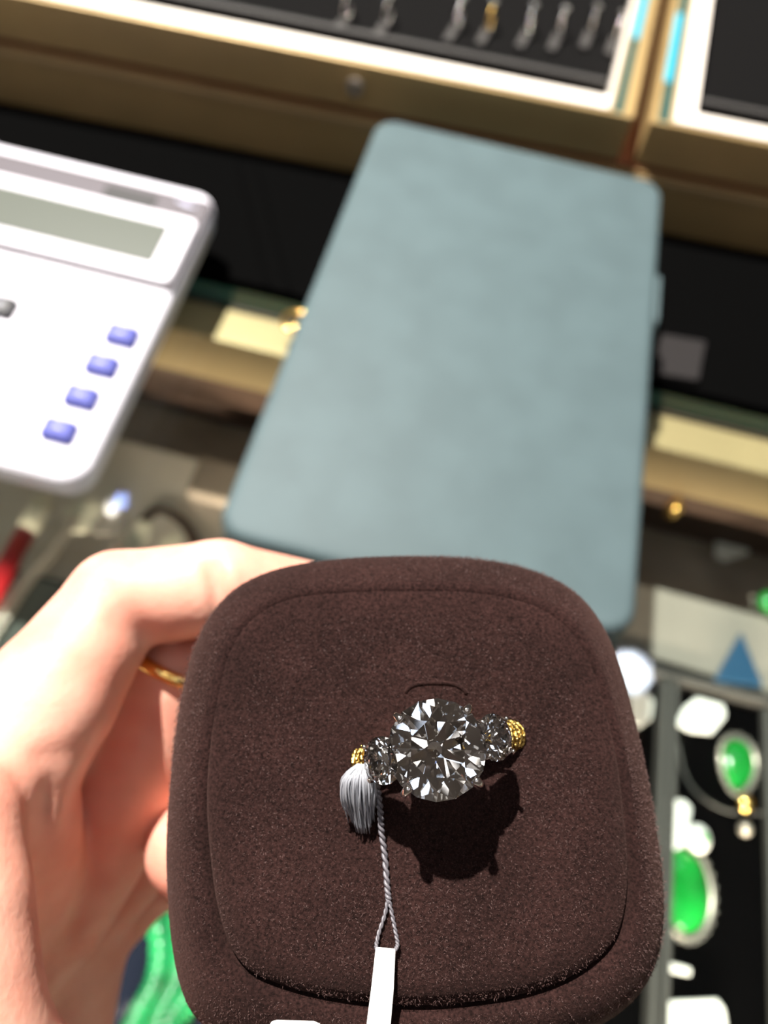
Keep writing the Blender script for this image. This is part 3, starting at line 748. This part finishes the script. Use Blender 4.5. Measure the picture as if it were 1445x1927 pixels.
def outline_polar(pxs, h=0.0):
    c = catmull([pad_uv(a, b, h) for a, b in pxs], 12, True)
    cen = pad_uv(785, 1500); d = c - cen
    an = np.arctan2(d[:, 1], d[:, 0]); r = np.hypot(d[:, 0], d[:, 1]); o = np.argsort(an); an, r = an[o], r[o]
    T = np.linspace(-math.pi, math.pi, NR, endpoint=False)
    return cen, T, np.interp(T, np.concatenate([[an[-1] - 2 * math.pi], an, [an[0] + 2 * math.pi]]), np.concatenate([[r[-1]], r, [r[0]]]))
cen, TT, RO = outline_polar(OUT, -.0095)
_, _, RI = outline_polar(INN)
def ringline(rr, h): return [padw(cen[0] + r * math.cos(t), cen[1] + r * math.sin(t), hh) for r, t, hh in zip(rr, TT, np.broadcast_to(h, (NR,)))]
pad_c = padw(cen[0], cen[1], -.015)
pad = empty('ring_pad', pad_c, 'dark brown suede ring cushion held in the hand', 'ring cushion')
# how sharply the seam is cut: deep near the viewer and at the left, faint at the far side
seam = np.clip(.35 - .85 * np.sin(TT), .0, 1.0)
def surf(levels, cap=False):
    V, Fc = [], []
    for rr, h in levels: V += ringline(rr, h)
    for k in range(len(levels) - 1):
        for i in range(NR): Fc.append((k * NR + i, (k + 1) * NR + i, (k + 1) * NR + (i + 1) % NR, k * NR + (i + 1) % NR))
    return np.array(V), Fc
def lev(fr, h, base=None): return ((base if base is not None else RI) * fr, h)
W_ = RO - RI
rim = [(RI * .985, -.0009 - .0026 * seam), (RI - .00015, -.0007 - .0024 * seam), (RI + .00010, -.0006 - .0019 * seam), (RI + .0005, -.0006 - .0012 * seam), (RI + .0010, -.0008 - .0007 * seam), (RI + .3 * W_, -.0015), (RI + .5 * W_, -.0026), (RI + .72 * W_, -.0044), (RI + .88 * W_, -.0067), (RI + .97 * W_, -.0092), (RO * 1.0, -.0120), (RO * .997, -.0160), (RO * .985, -.021), (RO * .97, -.027)]
g = surf(rim); V = list(g[0]); Fc = list(g[1]); n0 = (len(rim) - 1) * NR
V.append(padw(cen[0], cen[1], -.027)); Fc += [(n0 + (i + 1) % NR, n0 + i, len(V) - 1) for i in range(NR)]
pb = obj('rim', (np.array(V), Fc), 'suede', pad, smooth=True)
RNG_H = .0
topl = [(RI + .00010, -.0008 - .0026 * seam), (RI - .00010, -.0007 - .0012 * seam), (RI - .0004, -.00052 - .0007 * seam), (RI - .0011, -.00045 - .0003 * seam), (RI * .93, -.0003), (RI * .85, -.0001), (RI * .7, 0), (RI * .5, .00015), (RI * .3, .0002), (RI * .12, .0002)]
g = surf(topl); V = list(g[0]); Fc = list(g[1]); n0 = (len(topl) - 1) * NR
V.append(padw(cen[0], cen[1], .0002)); Fc += [(n0 + i, len(V) - 1, n0 + (i + 1) % NR) for i in range(NR)]
Fc = [tuple(f) for f in Fc]
cu = obj('cushion_top', (np.array(V), Fc), 'suede', pad, smooth=True)
# curved slit flap above the ring
sl = [(762, 1304), (772, 1292), (795, 1286), (822, 1285), (850, 1287), (870, 1296), (878, 1306)]
pth = catmull([np.append(pad_uv(a, b), .00018) for a, b in sl], 6)
obj('slit', tube([padw(*p) for p in pth], [.00008] + [.00022] * (len(pth) - 2) + [.00008], 8, flat=1), 'suede', pad, smooth=True, label='raised curved slit line in the suede above the stone')

def fibres(name, N, sampler, parent, ln=(.00022, .0005), w=.00005):
    V = np.zeros((N * 3, 3)); 
    for i in range(N):
        p, nr_ = sampler(); d = nrm(nr_ * .8 + rng.normal(0, .55, 3) ); s = nrm(np.cross(d, rng.normal(0, 1, 3)))
        L = rng.uniform(*ln); V[3 * i] = p - s * w / 2; V[3 * i + 1] = p + s * w / 2; V[3 * i + 2] = p + d * L
    o = obj(name, (V, [(3 * i, 3 * i + 1, 3 * i + 2) for i in range(N)]), 'suede_fibre', parent, kind='stuff')
    return o
PNW = RW @ PN
rim_r = np.array([r for r, h in rim]); rim_h = np.array([np.broadcast_to(h, (NR,)) for r, h in rim])
def s_rim():
    i = rng.integers(NR); k = rng.integers(4, 11); f = rng.random()
    r = rim_r[k, i] * (1 - f) + rim_r[k + 1, i] * f; h = rim_h[k, i] * (1 - f) + rim_h[k + 1, i] * f
    dr = rim_r[k + 1, i] - rim_r[k, i]; dh = rim_h[k + 1, i] - rim_h[k, i]
    t = TT[i] + rng.uniform(0, 2 * math.pi / NR)
    out = math.cos(t) * PX_ + math.sin(t) * PY_
    nl = RW @ nrm(-dh * out + dr * PN)
    return padw(cen[0] + r * math.cos(t), cen[1] + r * math.sin(t), h), nl
fibres('rim_nap', 34000, s_rim, pad, ln=(.00014, .00034), w=.00005)
def s_top():
    i = rng.integers(NR); f = math.sqrt(rng.random()) * .985; r = RI[i] * f; t = TT[i]
    t += rng.uniform(-.02, .02)
    return padw(cen[0] + r * math.cos(t), cen[1] + r * math.sin(t), float(np.interp(f, [0, .5, .7, .85, .93, 1], [.0002, .00015, 0, -.0001, -.0004, -.0012]))), PNW
fibres('cushion_nap', 42000, s_top, pad, ln=(.00014, .00036), w=.000055)

# ------------------------------------------------------------------ the diamond ring
an = math.atan2(*(pad_uv(982, 1365, .0055) - pad_uv(678, 1419, .0055))[::-1])
rx = math.cos(an) * PX_ + math.sin(an) * PY_; ry = -math.sin(an) * PX_ + math.cos(an) * PY_
HS = .0087
su, sv = pad_uv(822, 1410, HS)
SC = P0 + PX_ * su + PY_ * sv + PN * HS             # girdle centre, camera space
def rl(x, y, z): return c2w(SC + (rx * x + ry * y + PN * z) * .001)   # mm, ring frame -> world
RXW, RYW, RZW = RW @ rx, RW @ ry, RW @ PN
ringo = empty('diamond_ring', rl(0, 0, -8.7), 'three-stone diamond ring in gold standing upright in the brown suede cushion', 'ring')
main = obj('centre_diamond', brilliant(.00465, rl(0, 0, 0), RXW, RYW, RZW, math.radians(11)), 'diamond', ringo, label='large round brilliant-cut centre diamond')
def basket(c, R, ax, ay, az, nprong, a0, gid, low, big):
    """prongs gripping a stone, plus a lower gallery ring"""
    for k in range(nprong):
        a = math.radians(a0 + 360 * k / nprong); d = math.cos(a) * ax + math.sin(a) * ay
        pts = [c + d * R * .38 - az * low, c + d * R * .80 - az * low * .5, c + d * (R * 1.03) - az * R * .12, c + d * (R * 1.06) + az * R * .08, c + d * R * .99 + az * R * .20, c + d * R * .89 + az * R * .24]
        pts = catmull(pts, 5)
        obj('prong', tube(pts, np.interp(np.linspace(0, 1, len(pts)), [0, .6, .9, 1], [.75 * big, big, 1.15 * big, .8 * big]), 10), 'white_gold', gid, smooth=True)
MG = .00038
basket(rl(0, 0, 0), .00465, RXW, RYW, RZW, 4, 42, ringo, .0050, MG)
obj('gallery', tube(circle(rl(0, 0, -2.9), .0026, RXW, RYW, 36), .00032, 10, True), 'white_gold', ringo, smooth=True, label='white gold gallery ring under the centre stone')
for s in (-1, 1):
    tilt = math.radians(36 * s)
    ax_ = RXW * math.cos(tilt) - RZW * math.sin(tilt); az_ = RXW * math.sin(tilt) + RZW * math.cos(tilt)
    c = rl(*((-5.15, -.15, -1.9) if s < 0 else (5.75, .15, -1.7)))
    obj('side_diamond', brilliant(.00225, c, ax_, RYW, az_, .2), 'diamond', ringo, label='smaller round side diamond')
    basket(c, .00225, ax_, RYW, az_, 4, 45, ringo, .0026, .00020)
# engraved gold band
R_B = 9.4; ZC = -15.35
def bxz(a):
    sg = lambda v, e: math.copysign(abs(v) ** e, v)
    return (R_B * .99 * sg(math.sin(a), .82) + .7, 0, ZC + R_B * sg(math.cos(a), .82))
bp = []; br = []
for i in range(96):
    a = 2 * math.pi * i / 96
    bp.append(rl(*bxz(a))); br.append(.00115 + .00030 * max(0, math.sin(2 * abs((a + math.pi) % (2 * math.pi) - math.pi))) if math.cos(a) > 0 else .00115)
band = obj('band', tube(bp, br, 16, True), 'gold_engraved', ringo, smooth=True, label='engraved yellow gold band')
for s in (-1, 1):                                    # scrollwork coils on both shoulders
    for j in range(9):
        a = math.radians(s * (36 + 4.2 * j)); cc = rl(*bxz(a))
        tng = RXW * math.cos(a) - RZW * math.sin(a); out = RXW * math.sin(a) + RZW * math.cos(a)
        obj('engraving', tube(circle(cc, .00150, out, RYW, 20), .00022, 6, True), 'gold_engraved', band, smooth=True)

# ------------------------------------------------------------------ price tag on its string
PT = .0757
tagr = empty('price_tag', padw(*pad_uv(717, 1850, .001), .001), 'white price tag tied to the diamond ring with twisted grey string', 'price tag')
def padpt(a, b, h): return padw(*pad_uv(a, b, h), h)
s_main = catmull([padpt(706, 1466, .0040), padpt(712, 1492, .0032), padpt(716, 1530, .0022), padpt(718, 1565, .0012), padpt(724, 1610, .0007), padpt(728, 1660, .0006), padpt(731, 1692, .0006)], 24)
def twist(path, r, r2, turns, name, parent):
    gs = []
    n = len(path); t = np.gradient(path, axis=0)
    for ph in (0, math.pi):
        pts = []
        for i in range(n):
            tt = nrm(t[i]); u = nrm(np.cross(tt, PNW)); w = np.cross(u, tt); a = ph + turns * 2 * math.pi * i / (n - 1)
            pts.append(path[i] + r * (math.cos(a) * u + math.sin(a) * w))
        gs.append(tube(pts, r2, 7))
    return obj(name, merge(*gs), 'string', parent, smooth=True)
twist(s_main, .00016, .00018, 9, 'string', tagr)
sA = catmull([padpt(730, 1692, .0006), padpt(724, 1722, .0005), padpt(713, 1755, .0005), padpt(708, 1779, .0006), padpt(709, 1786, .0009)], 18)
sB = catmull([padpt(732, 1692, .0006), padpt(738, 1722, .0005), padpt(744, 1752, .0005), padpt(748, 1776, .0006), padpt(744, 1787, .0009)], 18)
twist(sA, .00010, .00012, 5, 'string', tagr); twist(sB, .00010, .00012, 5, 'string', tagr)
tc_ = [padpt(*p) for p in ((707, 1783, .0011), (744, 1787, .0011), (741, 1860, .0013), (735, 1930, .0012), (731, 1980, .0008), (686, 1976, .0008), (690, 1925, .0012), (699, 1855, .0013))]
obj('card', bevel(prism(tc_, -PNW * .0004, PNW * .0000), .00006, 1), 'tag', tagr, label='narrow white tag card')
# frayed silver end of the thread
tf = []
for i in range(150):
    t = rng.random(); side = (rng.random() - .5)
    x0 = 680 + side * 12; y0 = 1438 + rng.uniform(0, 8)
    xm = 674 + side * 62; ym = 1492 + rng.uniform(-12, 12); ln_ = rng.uniform(.62, 1) if abs(side) < .3 else rng.uniform(.35, .75)
    xe = 683 + side * 46 + rng.normal(0, 2.5); ye = 1488 + 82 * ln_
    hh = .0045 * (1 - abs(side)) * rng.uniform(.3, 1)
    pts = catmull([padpt(x0, y0, .0046), padpt(xm, (y0 + ym) / 2, .0040 + hh * .3), padpt(xm + rng.normal(0, 2), ym + 12, .0022 + hh * .5), padpt(xe, ye, .0008 + hh * .15)], 4)
    tf.append(tube(pts, np.linspace(.00017, .00004, len(pts)), 5))
obj('frayed_end', merge(*tf), 'tuft', tagr, smooth=True, label='shiny silver frayed end of the string')
p = [padpt(*q_) for q_ in ((508, 1925, .002), (520, 1922, .002), (590, 1924, .002), (604, 1930, .002), (610, 1975, .001), (505, 1972, .001))]
obj('paper_tag', bevel(prism(p, -PNW * .0006, PNW * .0), .00015, 1), 'tag', None, 'white tag edge on the near rim of the brown cushion at the bottom', 'tag')

# ------------------------------------------------------------------ the hand (one continuous surface)
def cp_(px, py, d): return ray(px, py) * d           # d in mm -> camera space mm
def surface_nets(S, org, h):
    nx, ny, nz = S.shape; neg = S < 0
    c = [neg[i:nx - 1 + i, j:ny - 1 + j, k:nz - 1 + k] for i in (0, 1) for j in (0, 1) for k in (0, 1)]
    cnt = sum(a.astype(np.int8) for a in c); act = (cnt > 0) & (cnt < 8)
    idx = -np.ones(act.shape, np.int64); I = np.argwhere(act); idx[act] = np.arange(len(I))
    P = np.zeros((len(I), 3)); Nn = np.zeros(len(I))
    cor = [(i, j, k) for i in (0, 1) for j in (0, 1) for k in (0, 1)]
    for a in range(8):
        for b in range(a + 1, 8):
            da = np.array(cor[b]) - np.array(cor[a])
            if np.abs(da).sum() != 1: continue
            sa = S[tuple((I + cor[a]).T)]; sb = S[tuple((I + cor[b]).T)]
            m = (sa < 0) != (sb < 0); t = sa[m] / (sa[m] - sb[m])
            P[m] += np.array(cor[a]) + t[:, None] * da; Nn[m] += 1
    V = org + h * (I + P / Nn[:, None])
    Fc = []
    for ax in range(3):
        o1, o2 = [(1, 2), (2, 0), (0, 1)][ax]
        sl0 = [slice(1, -1)] * 3; sl0[ax] = slice(0, -1); sl1 = [slice(1, -1)] * 3; sl1[ax] = slice(1, None)
        A0, A1 = neg[tuple(sl0)], neg[tuple(sl1)]
        for flip in (False, True):
            e = np.argwhere((A0 & ~A1) if not flip else (~A0 & A1))
            off = np.ones(3, int); off[ax] = 0; e = e + off
            d1 = np.zeros(3, int); d1[o1] = 1; d2 = np.zeros(3, int); d2[o2] = 1
            q = [idx[tuple((e - d).T)] for d in (np.zeros(3, int), d1, d1 + d2, d2)]
            q = np.stack(q, 1)
            if not flip: q = q[:, ::-1]
            Fc.append(q)
    Fc = np.concatenate(Fc)[:, ::-1]
    return V, Fc
HV = .75
lo = np.array([-92., -122., -188.]); hi = np.array([22., 2., -72.])
dims = ((hi - lo) / HV).astype(int)
gx, gy, gz = [lo[i] + HV * np.arange(dims[i], dtype=np.float32) for i in range(3)]
GX, GY, GZ = np.meshgrid(gx, gy, gz, indexing='ij'); GX = GX.astype(np.float32); GY = GY.astype(np.float32); GZ = GZ.astype(np.float32)
def capsule(a, b, ra, rb):
    a = np.asarray(a, np.float32); d = np.asarray(b, np.float32) - a; L = float(d @ d)
    t = np.clip(((GX - a[0]) * d[0] + (GY - a[1]) * d[1] + (GZ - a[2]) * d[2]) / L, 0, 1)
    return np.sqrt((GX - a[0] - t * d[0]) ** 2 + (GY - a[1] - t * d[1]) ** 2 + (GZ - a[2] - t * d[2]) ** 2) - (ra + (rb - ra) * t)
def smin(a, b, k):
    h = np.clip(.5 + .5 * (b - a) / k, 0, 1); return b + (a - b) * h - k * h * (1 - h)
def chain(pts, k=1.2):
    S = None
    for (p, r), (q, s) in zip(pts[:-1], pts[1:]):
        c = capsule(cp_(*p), cp_(*q), r, s); S = c if S is None else smin(S, c, k)
    return S
index = chain([((-45, 1500, 108), 11.4), ((95, 1312, 113), 9.0), ((222, 1130, 118), 7.0), ((412, 1106, 121), 6.9), ((570, 1130, 127), 6.2)])
middle = chain([((90, 1720, 132), 9.5), ((240, 1500, 129.5), 8.2), ((338, 1268, 127.5), 7.8), ((480, 1280, 132), 7.6), ((620, 1330, 136), 6.5)])
ring_f = chain([((110, 1740, 142), 9.5), ((290, 1560, 144), 8.0), ((520, 1440, 146), 7.8), ((500, 1570, 134), 7.5), ((366, 1603, 124), 7.3)])
pinky = chain([((120, 1790, 150), 9.0), ((280, 1640, 160), 7.5), ((430, 1620, 162), 7.0), ((520, 1660, 156), 6.2)])
thumb = chain([((-110, 1560, 97), 9.2), ((-102, 1720, 93), 9.0), ((-90, 1840, 91), 8.7), ((-72, 1950, 90), 8.6), ((10, 2085, 92), 8.6), ((210, 2140, 96), 8.2), ((410, 2108, 99), 7.2)], 2.0)
palm = chain([((-60, 1520, 108), 11), ((-10, 1620, 120), 12), ((30, 1700, 132), 12.5), ((60, 1780, 146), 12.5)], 3)
palm = smin(palm, chain([((-60, 1560, 112), 11), ((-140, 1900, 122), 15), ((-250, 2100, 140), 19), ((-420, 2300, 150), 21)], 3), 5)
palm = smin(palm, chain([((60, 1780, 146), 12.5), ((-10, 1950, 150), 15), ((-180, 2150, 150), 18)], 3), 5)
palm = smin(palm, chain([((130, 1700, 146), 11.5), ((60, 1960, 152), 14)], 3), 4)
palm = smin(palm, chain([((0, 1640, 116), 9.5), ((20, 1540, 112), 9.0)], 3), 3)
palm = smin(palm, thumb, 3.0)
S = smin(palm, index, 2.2)
fing = smin(middle, ring_f, .8); fing = smin(fing, pinky, .8)
S = smin(S, fing, 1.2)
# flexion creases
def crease(p1, p2, amp, w):
    global S
    a = cp_(*p1).astype(np.float32); b = cp_(*p2).astype(np.float32); d = b - a
    t = np.clip(((GX - a[0]) * d[0] + (GY - a[1]) * d[1] + (GZ - a[2]) * d[2]) / float(d @ d), 0, 1)
    q = (GX - a[0] - t * d[0]) ** 2 + (GY - a[1] - t * d[1]) ** 2 + (GZ - a[2] - t * d[2]) ** 2
    S = S + amp * np.exp(-q / (w * w))
crease((402, 1070, 115), (420, 1165, 115), 1.7, 1.3)
crease((232, 1165, 110), (290, 1225, 114), 2.2, 1.6)
crease((200, 1100, 111), (235, 1180, 110), .6, 1.5)
crease((85, 1425, 103), (200, 1425, 108), .6, 1.4)
crease((60, 1560, 106), (110, 1450, 103), .9, 1.6)
crease((300, 1330, 138), (230, 1290, 138), .7, 1.5)
V, Fc = surface_nets(S, lo, HV)
V = V @ RW.T * .001 + CAM
hand = obj('person', (V, Fc.tolist()), 'skin', None, "person's bare left hand with index finger curled around the brown ring cushion", 'person', smooth=True)
smd = hand.modifiers.new('smooth', 'SMOOTH'); smd.factor = .5; smd.iterations = 2

# gold ring worn on the middle finger
fa, fb = cp_(240, 1500, 129.5), cp_(338, 1268, 127.5); fd = nrm(fb - fa); fu = nrm(np.cross(fd, [0, 0, 1.])); fv = np.cross(fd, fu)
fc = fa + (fb - fa) * 1.10
fr = [c2w((fc + 8.5 * (math.cos(a) * fu + math.sin(a) * fv)) * .001) for a in np.linspace(0, 2 * math.pi, 48, endpoint=False)]
obj('finger_ring', tube(fr, .0010, 10, True), 'gold', None, 'thin gold ring worn on the middle finger behind the index finger', 'ring', smooth=True)
